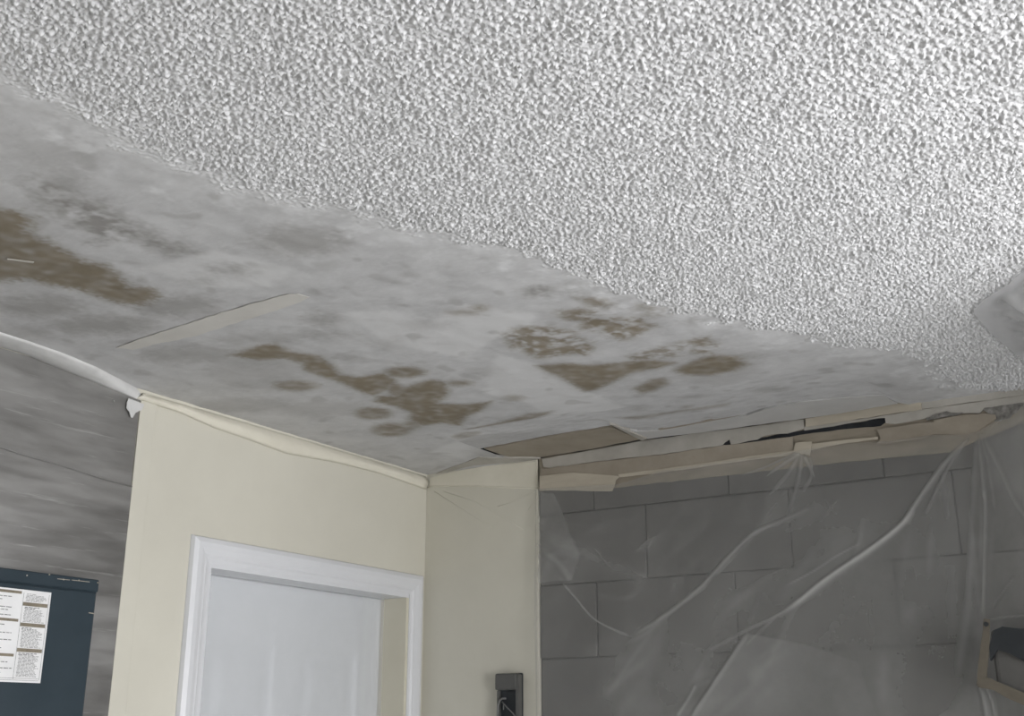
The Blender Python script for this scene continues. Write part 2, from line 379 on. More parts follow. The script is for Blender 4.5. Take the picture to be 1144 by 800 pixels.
def cslab(name, px, z0, z1, mat, parent=ceil_o, ragamp=0., step=9, seed=1):
    if ragamp: px = rag(px, ragamp, step, seed)
    pts = [(*onc(x, y, z0)[:2], z0) for x, y in px]
    return obj(name, prism(pts, (0, 0, z1-z0)), mat, parent)
boxo('backing_board', (-.1, -.42, CEIL+.016), (2.0, .1, CEIL+.03), M['gap_shade'], ceil_o)  # near-black backing so the open seams read as deep shade
cslab('brown_board', [(541, 501.5), (610, 489), (683, 477.5), (717, 490.5), (660, 502), (604, 512), (582, 513.5), (560, 508)], CEIL+.003, CEIL+.012, M['brownboard'], ragamp=.5, step=14, seed=3)
cslab('edge_bead', [(681, 474), (688, 475.5), (723, 490.5), (717, 492.5)], CEIL-.005, CEIL+.006, M['whiteboard'])
cslab('grey_board', [(690, 478), (712, 482.5), (738, 481), (790, 472), (834, 464.5), (853, 458), (892, 450), (935, 445.5), (986, 442), (1003, 451), (950, 460), (900, 467.3), (850, 474.3), (790, 482.5), (724, 490.5)], CEIL-.0008, CEIL+.012, M['greyboard'], ragamp=.4, step=12, seed=5)
cslab('sliver_board', [(735, 478.8), (780, 470.5), (829, 461.5), (828, 464), (780, 473.2), (738, 481.5)], CEIL+.0005, CEIL+.008, M['browntape'])
cslab('ceiling_skirt', [(505, 522), (535, 511), (565, 512), (604, 512.5), (603, 516), (560, 517.5), (530, 520), (480, 533)], CEIL-.002, CEIL+.01, M['whiteboard'], ragamp=.5, step=12, seed=8)

cslab('torn_sliver', [(8, 289.6), (25, 291.6), (38, 293.2), (37, 294.3), (20, 292.2), (8, 290.4)], CEIL-.003, CEIL-.0012, M['whiteboard'])

# ---- walls
EY, DY0, DY1, DZ = -1.213, -.942, -.088, 2.035       # door opening between DY0 and DY1
wl = bmesh.new()
for a, b in (((-.14, RY, 0), (0, DY0, CEIL+.03)), ((-.14, DY1, 0), (0, .14, CEIL+.03)), ((-.14, DY0, DZ), (0, DY1, CEIL+.03))): box(wl, a, b)
wall_left = tag(obj('wall_left', wl, M['cream']), 'cream painted wall with the white door in it', 'wall', kind='structure')
boxo('edge_strip', (0, EY+.002, 0), (.006, EY+.052, 2.41), M['cream'], wall_left, .0015)
wall_back = tag(boxo('wall_back', (0, .012, 0), (RX, .16, CEIL+.03), M['mortar']), 'grey concrete block wall behind the plastic, cream drywall at its corner', 'wall', kind='structure')
XE = .4368
bm = bmesh.new(); box(bm, (0, -.004, 0), (XE, .012, CEIL+.004), .0012)
obj('drywall_board', bm, M['cream'], wall_back)
# blocks in running bond
BL, BH, J = .437, .2165, .0032
proto = {}
def blockmesh(wd):
    k = round(wd, 3)
    if k not in proto:
        bm = bmesh.new(); box(bm, (-wd/2, -.010, -BH/2+J/2), (wd/2, .01, BH/2-J/2), .0022, 2)
        me = bpy.data.meshes.new('concrete_block'); bmesh.ops.recalc_face_normals(bm, faces=bm.faces); bm.to_mesh(me); bm.free(); me.materials.append(M['block']); proto[k] = me
    return proto[k]
zs = [2.257-.2165*k for k in range(0, 11)]
rnd = random.Random(4)
for k in range(-1, 10):
    z0 = 2.257-.2165*(k+1); zc = z0+.108
    if zc > CEIL: continue
    first = [.636, .805][(k+1) % 2] if True else 0
    js = [XE+.004]+[first+BL*i for i in range(0, 9) if first+BL*i < RX]+[RX]
    for a, b in zip(js, js[1:]):
        if b-a < .03: continue
        o = link('concrete_block', blockmesh(b-a-J), None, wall_back)
        o.location = ((a+b)/2, .012+rnd.uniform(-.002, .002)-(.006 if k == -1 or (k == 1 and a < .5) else 0), zc); o.rotation_euler = (0, rnd.uniform(-.004, .004), 0)
bm = bmesh.new()
RW = [((RX, RY, 0), (RX+.14, WY0, CEIL)), ((RX, WY1, 0), (RX+.14, 0, CEIL)), ((RX, WY0, 0), (RX+.14, WY1, WZ0)), ((RX, WY0, WZ1), (RX+.14, WY1, CEIL))]
for a, b in RW: box(bm, a, b)
tag(obj('wall_right', bm, M['roomwall']), 'pale wall with the daylight window', 'wall', kind='structure')
bm = bmesh.new(); F0, F1, G0, G1 = .7, 2.5, .8, 2.1
for a, b in (((0, RY-.14, 0), (F0, RY, CEIL)), ((F1, RY-.14, 0), (RX, RY, CEIL)), ((F0, RY-.14, 0), (F1, RY, G0)), ((F0, RY-.14, G1), (F1, RY, CEIL))): box(bm, a, b)
tag(obj('wall_front', bm, M['roomwall']), 'pale wall behind the viewer with an added window for fill light', 'wall', kind='structure')
def window(nm, axis, c, u0, u1, z0, z1, label):
    r = tag(empty(nm, (c, u0, z0) if axis == 'x' else (u0, c, z0)), label, 'window', kind='structure')
    def bx(name, ua, ub, za, zb, d, m):
        a, b = ((c-d, ua, za), (c+d, ub, zb)) if axis == 'x' else ((ua, c-d, za), (ub, c+d, zb))
        o = boxo(name, a, b, M[m], None, 0); o.parent = r; o.matrix_parent_inverse = r.matrix_basis.inverted() if False else r.matrix_basis.inverted()
    r.matrix_basis = r.matrix_basis
    bpy.context.view_layer.update()
    for q in ((u0, u0+.04, z0, z1), (u1-.04, u1, z0, z1), (u0, u1, z0, z0+.04), (u0, u1, z1-.04, z1), ((u0+u1)/2-.02, (u0+u1)/2+.02, z0, z1)): bx('window_frame', *q, .02, 'whitepaint')
    um = (u0+u1)/2
    for q in ((u0+.04, um-.02), (um+.02, u1-.04)): bx('pane', *q, z0+.04, z1-.04, .002, 'glass')
window('window_1', 'x', WX+.08, WY0, WY1, WZ0, WZ1, 'white framed window in the right wall')
window('fill_window', 'y', RY-.07, F0, F1, G0, G1, 'added white framed window behind the viewer, for fill light')

# ---- strips where ceiling meets the left wall
def strip(name, top, bot, fn_top, fn_bot, bulge, mat, n=60, prof=7):
    tx = [p[0] for p in top]; ty = [p[1] for p in top]; bx = [p[0] for p in bot]; by = [p[1] for p in bot]
    bm = bmesh.new(); rows = []; rr = random.Random(5)
    for i in range(n+1):
        f = i/n; a = tx[0]+(tx[-1]-tx[0])*f; b = bx[0]+(bx[-1]-bx[0])*f
        A = fn_top(a, np.interp(a, tx, ty)); B = fn_bot(b, np.interp(b, bx, by)); row = []
        for k in range(prof):
            g = k/(prof-1); P = A+(B-A)*g+np.array(bulge)*(math.sin(PI*g)*(.8+.4*rr.random()))
            row.append(bm.verts.new(P))
        rows.append(row)
    for r0, r1 in zip(rows, rows[1:]):
        for k in range(prof-1): bm.faces.new((r0[k], r0[k+1], r1[k+1], r1[k]))
    ext = bmesh.ops.extrude_face_region(bm, geom=list(bm.faces))
    for v in ext['geom']:
        if isinstance(v, bmesh.types.BMVert): v.co += Vector((-.004, 0, .004))
    return obj(name, bm, mat, None, True)
cl = lambda x, y: np.minimum(onc(x, y, CEIL-.001), [9, 9, CEIL-.001])
def wz(X):
    return lambda x, y: np.minimum(onl(x, y, X), [9, 9, CEIL-.002])
tag(strip('trim_1', [(-90, 338), (0, 371), (60, 391), (105, 409), (150, 432), (166, 441)], [(-90, 351), (0, 384), (50, 405), (105, 427), (150, 445), (166, 451)], cl, wz(.004), (.004, 0, -.004), M['plaster']), 'lumpy white compound bead where the ceiling meets the sheet metal', 'trim', kind='structure')
tag(strip('trim_2', [(160, 440), (230, 460), (400, 510), (476, 533)], [(152, 446), (201, 461), (239, 478), (277, 491), (320, 507), (376, 517), (424, 529), (476, 547)], wz(.003), wz(.003), (.010, 0, -.001), M['creamtape']), 'cream tape strip along the wall top above the white door', 'trim', kind='structure')

# ---- door
door = tag(empty('door_1', (0, (DY0+DY1)/2, 0)), 'white panelled door behind hazy film in white casing', 'door', kind='structure')
bpy.context.view_layer.update()
def dpart(name, bm, mat, parent=door, smooth=False):
    return obj(name, bm, mat, parent, smooth)
prof = [(0, .004), (.004, .013), (.016, .018), (.030, .017), (.044, .012), (.050, .012), (.056, .008), (.065, .006), (.065, 0), (0, 0)]   # u across (outer->inner), height
CW = .065
def casing(kind):
    bm = bmesh.new(); A, B = [], []
    for u, h in prof:
        if kind == 'head':
            A.append(bm.verts.new((h, DY0-CW+u, DZ+CW-u))); B.append(bm.verts.new((h, DY1+CW-u, DZ+CW-u)))
        else:
            yy = DY0-CW+u if kind == 'l' else DY1+CW-u
            A.append(bm.verts.new((h, yy, DZ+CW-u))); B.append(bm.verts.new((h, yy, 0)))
    n = len(A)
    for i in range(n): bm.faces.new((A[i], A[(i+1) % n], B[(i+1) % n], B[i]))
    bm.faces.new(A); bm.faces.new(B[::-1])
    dpart('casing', bm, M['whitepaint'])
for k in ('l', 'r', 'head'): casing(k)
JD = .10
for a, b in (((-.14, DY0-.001, 0), (.003, DY0+.012, DZ-.0118)), ((-.14, DY1-.012, 0), (.003, DY1+.001, DZ-.0118)), ((-.14, DY0, DZ-.012), (.0034, DY1, DZ+.001))):
    bm = bmesh.new(); box(bm, a, b, .001); dpart('jamb', bm, M['jamb'] if a[1] > DY0 and b[2]-a[2] > 1 else M['whitepaint'])
leaf_bm = bmesh.new()
X1 = -JD; x0 = X1-.038; ya, yb_ = DY0+.014, DY1-.014; zt = DZ-.014; W = yb_-ya
px_l = [ya+.105, ya+W/2-.055]; px_r = [ya+W/2+.055, yb_-.105]
rowsz = [(zt-.40, zt-.175), (zt-1.18, zt-.52), (.20, zt-1.32)]
# leaf built as rails and stiles around sunk panels
ysep = [ya, px_l[0], px_l[1], px_r[0], px_r[1], yb_]
for a, b in ((0, 1), (2, 3), (4, 5)): box(leaf_bm, (x0, ysep[a], .01), (X1, ysep[b], zt))
for (c0, c1) in (px_l, px_r):
    zz = [zt, rowsz[0][1], rowsz[0][0], rowsz[1][1], rowsz[1][0], rowsz[2][1], rowsz[2][0], .01]
    for i in range(0, 8, 2): box(leaf_bm, (x0, c0, zz[i+1]), (X1, c1, zz[i]))
leaf = dpart('door_leaf', leaf_bm, M['door'])
for c in (px_l, px_r):
    for z0, z1 in rowsz:
        bm = bmesh.new()
        rings = []
        for ins, dx in ((0, 0), (.012, -.009), (.03, -.010), (.055, -.002), (.055, -.002)):
            rings.append([bm.verts.new((X1+dx, y, z)) for y, z in ((c[0]+ins, z0+ins), (c[1]-ins, z0+ins), (c[1]-ins, z1-ins), (c[0]+ins, z1-ins))])
        for r0, r1 in zip(rings[:-1], rings[1:-1]):
            for i in range(4): bm.faces.new((r0[i], r0[(i+1) % 4], r1[(i+1) % 4], r1[i]))
        bm.faces.new(rings[-2])
        for v in rings[-1]: bm.verts.remove(v)
        dpart('panel', bm, M['door'], leaf)
bm = bmesh.new(); disc(bm, (X1, ya+.06, .95), .026, (1, 0, 0), .008); tube(bm, [(X1, ya+.06, .95), (X1+.05, ya+.06, .95)], .011, 12); bmesh.ops.create_uvsphere(bm, u_segments=16, v_segments=10, radius=.027, matrix=__import__('mathutils').Matrix.Translation((X1+.06, ya+.06, .95)))
dpart('door_knob', bm, M['steel'], leaf, True)

# ================================================================== THINGS
# ---- sheet metal lining and furnace cabinet
sm = empty('sheet_metal_panel', (.002, EY, 0)); bpy.context.view_layer.update()
tag(sm, 'scuffed galvanised sheet metal lining the wall behind the dark cabinet', 'metal sheet')
def rowz(px, X): return [onl(x, y, X) for x, y in px]
seam = rowz([(0, 506), (145, 549)], .003); z_s = lambda y: seam[0][2]+(seam[1][2]-seam[0][2])*(y-seam[0][1])/(seam[1][1]-seam[0][1])
def sheet(name, ztop, zbot, X, parent, seed, y0=-2.6, y1=EY, thick=.0015):
    bm = bmesh.new(); n = 60; m = 26; R_ = np.random.default_rng(seed); ph = R_.uniform(0, 6, 6); g = []
    for i in range(n+1):
        y = y0+(y1-y0)*i/n; col_ = []
        for k in range(m+1):
            z0, z1 = zbot(y), ztop(y); z = z0+(z1-z0)*k/m
            b = .0016*math.sin(7*y+ph[0])*math.sin(9*z+ph[1])+.0010*math.sin(19*z+ph[2]+2*y)
            col_.append(bm.verts.new((X+.003+b*min(1, (y1-y)*8), y, z)))
        g.append(col_)
    for i in range(n):
        for k in range(m): bm.faces.new((g[i][k], g[i+1][k], g[i+1][k+1], g[i][k+1]))
    return obj(name, bm, M['galv'], parent, True)
ztop = lambda y: CEIL-.003-max(0, (y+1.47)/.25)*.024 if y > -1.47 else CEIL-.003
sheet('upper_sheet', ztop, z_s, .001, sm, 1)
sheet('lower_sheet', lambda y: z_s(y)+.012, lambda y: .0, .0045, sm, 2)
bm = bmesh.new(); tube(bm, [(.011, y, z_s(y)+.010+.001*math.sin(30*y)) for y in np.linspace(-2.6, EY-.003, 40)], .0022, 6); obj('seam_fold', bm, M['galv'], sm, True)
bm = bmesh.new(); p = onl(127, 448, .005); bmesh.ops.create_uvsphere(bm, u_segments=10, v_segments=6, radius=.0028, matrix=__import__('mathutils').Matrix.Translation(p)); obj('rivet', bm, M['steel'], sm, True)

# cabinet: front face plane a hand's width proud of the sheet
CX = .07
pr = onl(111, 649, CX); pb = onl(96, 800, CX); pt = onl(0, 632, CX)
CY1 = (pr[1]+pb[1])/2; CZ = (pr[2]+pt[2])/2; CY0 = CY1-.56
cab = empty('furnace_cabinet', (CX/2, CY1, 0)); bpy.context.view_layer.update()
tag(cab, 'dark navy metal furnace cabinet with a white warning label', 'furnace cabinet')
boxo('cabinet_body', (.012, CY0, 0), (CX-.006, CY1, CZ-.004), M['navy'], cab, .004)
boxo('top_cap', (.011, CY0-.002, CZ-.028), (CX-.003, CY1+.001, CZ), M['navy'], cab, .003)
boxo('front_panel', (CX-.010, CY0+.012, .05), (CX, CY1-.006, CZ-.030), M['navy'], cab, .003)
for x, y in [(30, 643), (55, 642), (71, 647.5), (88, 648.5), (109, 651)]:
    c = onl(x, y, CX-.003); bm = bmesh.new(); disc(bm, c, .0018, (1, 0, 0), .0012, 8); obj('paint_chip', bm, M['chip'], cab)
for x0_, x1_, y0_, y1_ in [(64, 78, 646.6, 648), (80, 100, 648, 650.2)]:
    A, B = onl(x0_, y0_, CX-.003), onl(x1_, y1_, CX-.003); bm = bmesh.new(); tube(bm, [A, B], .0009, 5); obj('worn_edge', bm, M['chip'], cab)
bm = bmesh.new(); tube(bm, [onl(99, 684.5, CX+.0004), onl(105, 685.5, CX+.0004)], .0012, 5); obj('scuff', bm, M['chip'], cab)
# label with printed columns; its corners read from the photograph on the panel plane
LBx = CX+.0006
tr_, br_ = onl(58, 662, LBx), onl(44.5, 763.5, LBx)
LY1 = (tr_[1]+br_[1])/2; LZ1 = (tr_[2]+onl(0, 656, LBx)[2])/2; LZ0 = (br_[2]+onl(0, 761.5, LBx)[2])/2
LY0 = LY1-.30
lab = boxo('warning_label', (CX, LY0, LZ0), (LBx, LY1, LZ1), M['paper'], cab)
H = LZ1-LZ0; y_mid = onl(26, 664, LBx)[1]
def flat(bm, y0, y1, z0, z1, e=.0004):
    vs = [bm.verts.new((LBx+e, y, z)) for y, z in ((y0, z0), (y1, z0), (y1, z1), (y0, z1))]; bm.faces.new(vs)
bars = bmesh.new(); ink = bmesh.new(); rl = random.Random(2)
m_ = .006; yr0, yr1 = y_mid+.002, LY1-m_
for f in (.135, .36, .635): flat(bars, yr0, yr1, LZ1-H*(f+.04), LZ1-H*f)
yl0, yl1 = LY0+m_, y_mid-.004
for f in (.02, .325, .70): flat(bars, yl0, yl1, LZ1-H*(f+.03), LZ1-H*f)
for f0, f1 in ((.04, .125), (.185, .35), (.41, .62), (.685, .94)):        # right column: dense small lines
    z = f0; first = True
    while z < f1:
        hh = .009 if first and f0 > .1 else .0052; a = yr0+.004+rl.random()*.003; yend = yr1-.003-rl.random()*(.012 if not first else .03)
        x = a
        while x < yend:
            wd = rl.uniform(.004, .011); flat(ink, x, min(x+wd, yend), LZ1-H*(z+hh), LZ1-H*z); x += wd+.0016
        z += .0150 if first else .0128; first = z < f0+.03 and f0 > .1
for f in (.085, .12, .20, .23, .285, .39, .41, .475, .55, .575, .64, .665, .76, .785, .85, .90):   # left column: sparse lines
    x = yl0+rl.random()*.02; yend = yl1-rl.random()*.05
    while x < yend:
        wd = rl.uniform(.006, .015); flat(ink, x, min(x+wd, yend), LZ1-H*(f+.009), LZ1-H*f); x += wd+.002
for a, b, z in ((yr0-.0012, yr0-.0004, None), (LY1-m_+.001, LY1-m_+.0018, None)): flat(ink, a, b, LZ0+.006, LZ1-.006)
for f in (.955, .975): flat(ink, LY0, LY1-m_, LZ1-H*(f+.004), LZ1-H*f)
obj('header_bars', bars, M['labelbar'], lab); obj('print_lines', ink, M['ink'], lab)

# ---- peeled flake at the top of the sheet metal
bm = bmesh.new(); fp = rag(crop([(20, 0), (175, 60), (150, 120), (90, 145), (60, 195), (45, 190), (30, 140), (0, 95), (5, 40)], 8.89, 141, 445), .25, 2, 2)
pts = [onl(x, y, .008+.005*max(0, (y-452)/14)) for x, y in fp]
prism(pts, (.0015, 0, 0), bm); tag(obj('paint_flake', bm, M['plaster']), 'torn white flake hanging over the corner of the sheet metal', 'flake')

# ---- tapes along the top of the block wall
def bslab(name, px, Y, th, mat, parent=None, ragamp=0., step=8, seed=1):
    if ragamp: px = rag(px, ragamp, step, seed)
    pts = [onb(x, y, Y) for x, y in px]
    return obj(name, prism(pts, (0, -th, 0)), mat, parent)
bslab('ledge_board', [(603, 513), (660, 503), (720, 492), (800, 482), (900, 468), (1000, 453), (1110, 440), (1150, 441), (1150, 470), (1100, 490), (1062, 505.5), (1000, 511), (930, 518), (860, 526), (800, 532.5), (690, 545), (603, 549)], -.006, .004, M['ledge'], wall_back, .5, 10, 4)
bslab('gap_shade_strip', [(820, 497), (850, 489), (900, 480), (960, 472), (990, 465), (992, 470), (984, 476), (950, 479), (900, 485), (853, 494)], -.0102, .0006, M['gap_shade'], wall_back, .5, 7, 4)  # flat dark strips painted as the shade under the torn board
bslab('gap_shade_strip', [(808, 497), (812, 491), (816, 489), (816.5, 498)], -.0102, .0006, M['gap_shade'], wall_back)
bslab('white_board', [(606, 513), (660, 503.5), (720, 492.5), (790, 483), (850, 475.5), (899, 469), (899, 479), (880, 484.5), (866, 485), (853, 487.5), (846, 491.5), (836, 493), (825, 496), (817, 497), (815.5, 491), (810, 494.5), (807, 498), (780, 502), (740, 508), (690, 513), (650, 518), (622, 524), (608, 522)], -.0108, .004, M['whiteboard'], wall_back, .5, 9, 6)
bslab('white_board', [(899, 477), (960, 469), (1040, 456.5), (1093, 449.5), (1150, 441), (1150, 449), (1138, 450.5), (1100, 456), (1095, 462), (1075, 462), (1040, 467), (1000, 474), (990, 473), (989, 467), (982, 467.5), (955, 472), (920, 478), (899, 481)], -.0108, .004, M['whiteboard'], wall_back, .5, 9, 7)
bslab('crumbled_edge', [(1034, 468), (1042, 464), (1058, 459.5), (1063, 461), (1076, 461), (1070, 464), (1050, 467), (1036, 470)], -.0150, .002, M['debris'], wall_back, .7, 4, 6)
bslab('crumbled_edge', [(1097, 458), (1104, 454), (1112, 453), (1125, 451.5), (1140, 449), (1146, 452), (1136, 461), (1128, 468), (1112, 471), (1108, 464)], -.0112, .003, M['debris'], wall_back, .9, 4, 9)
def tape(label, px, Y, mat, th=.0012, ragamp=.35, step=9, seed=1):
    return tag(bslab('masking_tape', px, Y, th, M[mat], None, ragamp, step, seed), label, 'tape', 'tape along the top of the block wall')
tape('masking tape flap with curled torn end at the cream wall corner', [(603, 532), (640, 528), (690, 532), (692, 533), (688, 537), (687, 543), (684, 549), (650, 548.5), (603, 548)], -.0165, 'masktape', .0015, .3, 9, 1)
tape('long thin masking tape line holding the sheet left of the knot', [(604, 524), (660, 517), (740, 508), (800, 499), (860, 491), (886, 488), (887, 507), (860, 511), (800, 519), (740, 527), (691, 533), (640, 536), (604, 540)], -.0152, 'browntape', .001, .4, 9, 2)
tape('light narrow tape edge running to the gathered plastic knot', [(691, 530), (740, 524), (800, 515.5), (860, 506.5), (889, 502.5), (890, 508), (860, 511.5), (800, 519.5), (740, 528), (692, 533.5)], -.0165, 'masktape', .001, .3, 9, 3)
tape('small square of tape holding the gathered plastic knot', [(889, 495), (907, 493.5), (905, 509), (898, 507), (893, 510), (886, 508)], -.020, 'masktape', .002, .5, 4, 4)
tape('raised beige tape piece on the ceiling joint above the dark gap', [(900, 468), (928, 463), (958, 458), (1000, 450.5), (1029, 446.5), (1030, 457.5), (980, 465), (940, 471), (900.5, 477)], -.017, 'masktape', .0025, .4, 9, 5)
tape('pale tape piece at the ceiling joint nearest the right edge', [(1030, 446.5), (1060, 443), (1098, 437.8), (1150, 431), (1150, 440.5), (1093, 448.5), (1030, 457)], -.017, 'whiteboard', .002, .4, 9, 6)
tape('wide tan tape patch above the taut sheet right of the knot', [(980, 480), (990, 478), (1000, 477), (1040, 471.5), (1044, 473), (1043, 469.5), (1070, 464.5), (1100, 462), (1112, 463.5), (1113, 468), (1093, 482), (1073, 486.5), (1042, 485.5), (1029, 491), (1000, 494.5), (979, 497), (984, 490)], -.0165, 'browntape', .0015, .4, 9, 7)
tape('thin taut tape strip between the knot and the tan patch', [(905, 496), (940, 492), (981, 488), (981, 491), (940, 496), (906, 503)], -.0165, 'masktape', .001, .3, 8, 8)
# hem of plastic and tape along the cream drywall at the corner
hem = bslab('tape_hem', [(480, 534), (500, 529), (540, 521), (600, 516), (602, 545.5), (560, 543.5), (500, 543), (480, 544)], -.0042, .0012, M['creamtape'], None, .4, 12, 3)
tag(hem, 'cream tape strip across the top of the narrow corner wall', 'tape')
bm = bmesh.new(); tube(bm, [onb(x, y, -.006) for x, y in [(478, 545), (483, 543), (503, 543), (530, 543), (560, 544.5), (602, 546)]], .0018, 6)
obj('folded_edge', bm, M['creamtape'], hem, True)
boxo('corner_bead', (XE-.006, -.0062, 0), (XE+.0025, .006, CEIL-.002), M['creamtape'], wall_back, .001)

# joint tape lying on the scraped ceiling
jp = c5([(335, 771), (420, 740), (560, 695), (720, 645), (830, 617), (860, 616), (892, 625), (868, 638), (800, 662), (700, 692), (560, 738), (440, 762), (382, 777)])
jt = obj('joint_tape', prism([(*onc(x, y, CEIL-.0021)[:2], CEIL-.0021) for x, y in rag(jp, .5, 8, 3)], (0, 0, .001)), mottled('paper_joint_tape', (.57, .555, .52), (.64, .625, .59), 10, .8, .2, 200))
tag(jt, 'pale paper joint tape strip stuck across the stained ceiling', 'tape')

# ---- plastic sheeting
def gridmesh(name, V, haze, mat, label, cat='plastic sheet'):
    ny, nx = V.shape[:2]; idx = np.arange(ny*nx).reshape(ny, nx)
    fa = np.stack([idx[:-1, :-1], idx[:-1, 1:], idx[1:, 1:], idx[1:, :-1]], -1).reshape(-1, 4)
    me = bpy.data.meshes.new(name); me.from_pydata(V.reshape(-1, 3).tolist(), [], fa.tolist())
    me.polygons.foreach_set('use_smooth', np.ones(len(fa), bool)); addattr(me, 'haze', haze)
    return tag(link(name, me, M[mat]), label, cat)
def polyd(P, X, Y):
    d = np.full(X.shape, 1e9); tpar = np.zeros(X.shape); side = np.zeros(X.shape); n = len(P)-1
    for i in range(n):
        (a0, a1), (b0, b1) = P[i], P[i+1]; ex, ey = b0-a0, b1-a1; L = ex*ex+ey*ey+1e-12
        tt = np.clip(((X-a0)*ex+(Y-a1)*ey)/L, 0, 1); q = np.hypot(X-a0-tt*ex, Y-a1-tt*ey); m = q < d
        d = np.where(m, q, d); tpar = np.where(m, (i+tt)/n, tpar); side = np.where(m, ((X-a0)*ey-(Y-a1)*ex)/math.sqrt(L), side)
    return d, tpar, side
# sheet over the block wall, then angled away to the right as a curtain; path s along plan
TURN = 1.722; DIRX, DIRY = .76, -.65
def plan(s):
    s = np.asarray(s, float); e = np.clip(s-TURN, 0, 1.3); g = np.maximum(s-TURN-1.3, 0)
    return np.minimum(s, TURN)+DIRX*e+g*.99, -.030+DIRY*e-g*.03
def sz(x, y):
    """pixel -> (s, z) on the sheet"""
    p = onb(x, y, -.03)
    if p[0] <= TURN: return p[0], p[2]
    d = ray(x, y); nrm = np.array([-DIRY, DIRX, 0]); q0 = np.array([TURN, -.03, 0]); k = np.dot(q0-CAM, nrm)/np.dot(d, nrm)
    P = CAM+d*k; return TURN+(P[0]-TURN)/DIRX, P[2]
topx = [(603, 546), (690, 541), (740, 526), (800, 517), (860, 509), (896, 503), (940, 496), (1000, 492), (1040, 486), (1070, 486), (1092, 483), (1112, 470), (1130, 467), (1143, 452), (1160, 440)]
top = np.array([sz(*p) for p in topx]); top[-1, 1] = CEIL-.004
s_ = np.concatenate([np.linspace(XE+.006, 2.02, 400), np.linspace(2.03, 4.59, 110)])  # long unseen far run added to hold back the window light
zt_ = np.interp(s_, np.concatenate([top[:, 0], [top[-1, 0]+.03]]), np.concatenate([top[:, 1], [CEIL-.004]])); zt_ = np.minimum(zt_, CEIL-.004)
v_ = np.concatenate([np.linspace(0, .30, 90)[:-1], np.linspace(.30, 1, 120)])   # share of the way down
v_ = np.concatenate([np.linspace(0, .42, 260), np.linspace(.43, 1, 40)])
SS, VV = np.meshgrid(s_, v_); ZZ = zt_[None, :]*(1-VV)+.01*VV
off = np.zeros_like(SS); hz = np.zeros_like(SS)
def curve(px, n=8):
    P = np.array([px[0]]+list(px)+[px[-1]], float); out = []
    for i in range(1, len(P)-2):
        for k in range(n):
            u = k/n; a, b, c, d = P[i-1:i+3]
            out.append(tuple(.5*((2*b)+(c-a)*u+(2*a-5*b+4*c-d)*u*u+(3*b-a-3*c+d)*u**3)))
    return out+[tuple(px[-1])]
def crease(px, w, h, a, taper=0., aw=None):
    px = curve(px)
    w *= .65; aw = aw and aw*.75; P = [sz(*p) for p in px]; d, tp, side = polyd(P, SS, ZZ); env = np.clip(np.minimum(tp/.12, (1-tp)/.12), .15, 1) if not taper else np.clip(1-taper*tp, 0, 1)
    off.__iadd__(.38*h*env*np.exp(-(d/w)**2)*(1+.4*np.tanh(side/w)))
    np.maximum(hz, a*env*np.exp(-(d/(aw or w*.7))**2), out=hz)
def layer(px, a, sf=.02):
    d = sdf([sz(*p) for p in px], SS, ZZ); hz.__iadd__(a*smooth(sf, -sf, d))
def layer1(px, a, e0, sf, reach):
    """doubled film: crisp along polyline e0, fading with distance from it"""
    d = sdf([sz(*p) for p in px], SS, ZZ); q, _, _ = polyd([sz(*p) for p in e0], SS, ZZ)
    hz.__iadd__(a*smooth(sf, -sf, d)*np.exp(-q/reach))
k3 = lambda p: crop(p, 4.4, 820, 480)
k2 = lambda p: crop(p, 4.4, 600, 540)
k4 = lambda p: crop(p, 4.4, 680, 620)
# the long fold from the tan tape down to the lower edge
crease([(1085, 487), (1056, 518.6), (1036, 546), (1022, 566), (1012, 582)], .010, .016, .36, 0, .007)
crease([(1022, 566), (1012, 582), (995, 597), (977, 610.7), (956, 625.5), (936, 639), (916, 654), (896, 671), (873, 687)], .010, .020, .62, 0, .0085)
crease([(1012, 582), (973, 613), (930, 644), (896, 671)], .006, .004, .30, 0, .012)
crease([(962, 607), (935, 622), (913, 637), (880, 655)], .005, .003, .20)
crease([(884, 680), (860, 693), (834.5, 704), (794, 725.7)], .006, .008, .42, .6)
crease([(868, 690), (850, 706), (834.5, 720)], .004, .004, .30, .5)
crease([(835, 708), (805, 752), (772, 802)], .008, .012, .10)
layer1([(835, 708), (805, 752), (772, 802), (760, 860), (1000, 860), (960, 740), (900, 720)], .22, [(835, 708), (805, 752), (772, 802)], .003, .16)
crease([(778, 765), (770, 780), (757, 802)], .008, .006, .26)
# V shaped fold on the left and its hazy gather
crease([(629.5, 651), (643, 667), (654.5, 681), (666, 692), (680, 700), (705, 711.5)], .006, .008, .34)
crease([(707, 710), (722.7, 700.5), (737, 692), (759, 676), (778, 661), (789, 651), (818, 620), (844, 595.5), (877, 580)], .009, .014, .38, 0, .0085)
crease([(740, 690), (725, 705), (700, 720)], .014, .01, .16, .7)
crease([(843, 595), (880, 579), (905, 567)], .008, .008, .16)
crease([(800, 645), (825, 620), (845, 600)], .006, .005, .14)
crease([(603, 596), (640, 612), (675, 628), (705, 640), (722, 655)], .030, .012, .13, 0, .034)
crease([(664, 611), (678, 628), (684, 634)], .005, .006, .22)
crease([(685, 611), (682, 625)], .004, .004, .14)
crease([(604, 612), (625, 628), (640, 650)], .02, .008, .12)
layer([(603, 549), (619, 551), (630, 575), (640, 600), (650, 620), (640, 648), (603, 652)], .16, .006)
crease([(668, 665), (700, 668), (720, 655)], .02, .006, .10)
layer([(690, 800), (670, 770), (690, 735), (720, 712), (745, 695), (740, 720), (730, 760), (750, 830), (690, 860)], .10, .03)
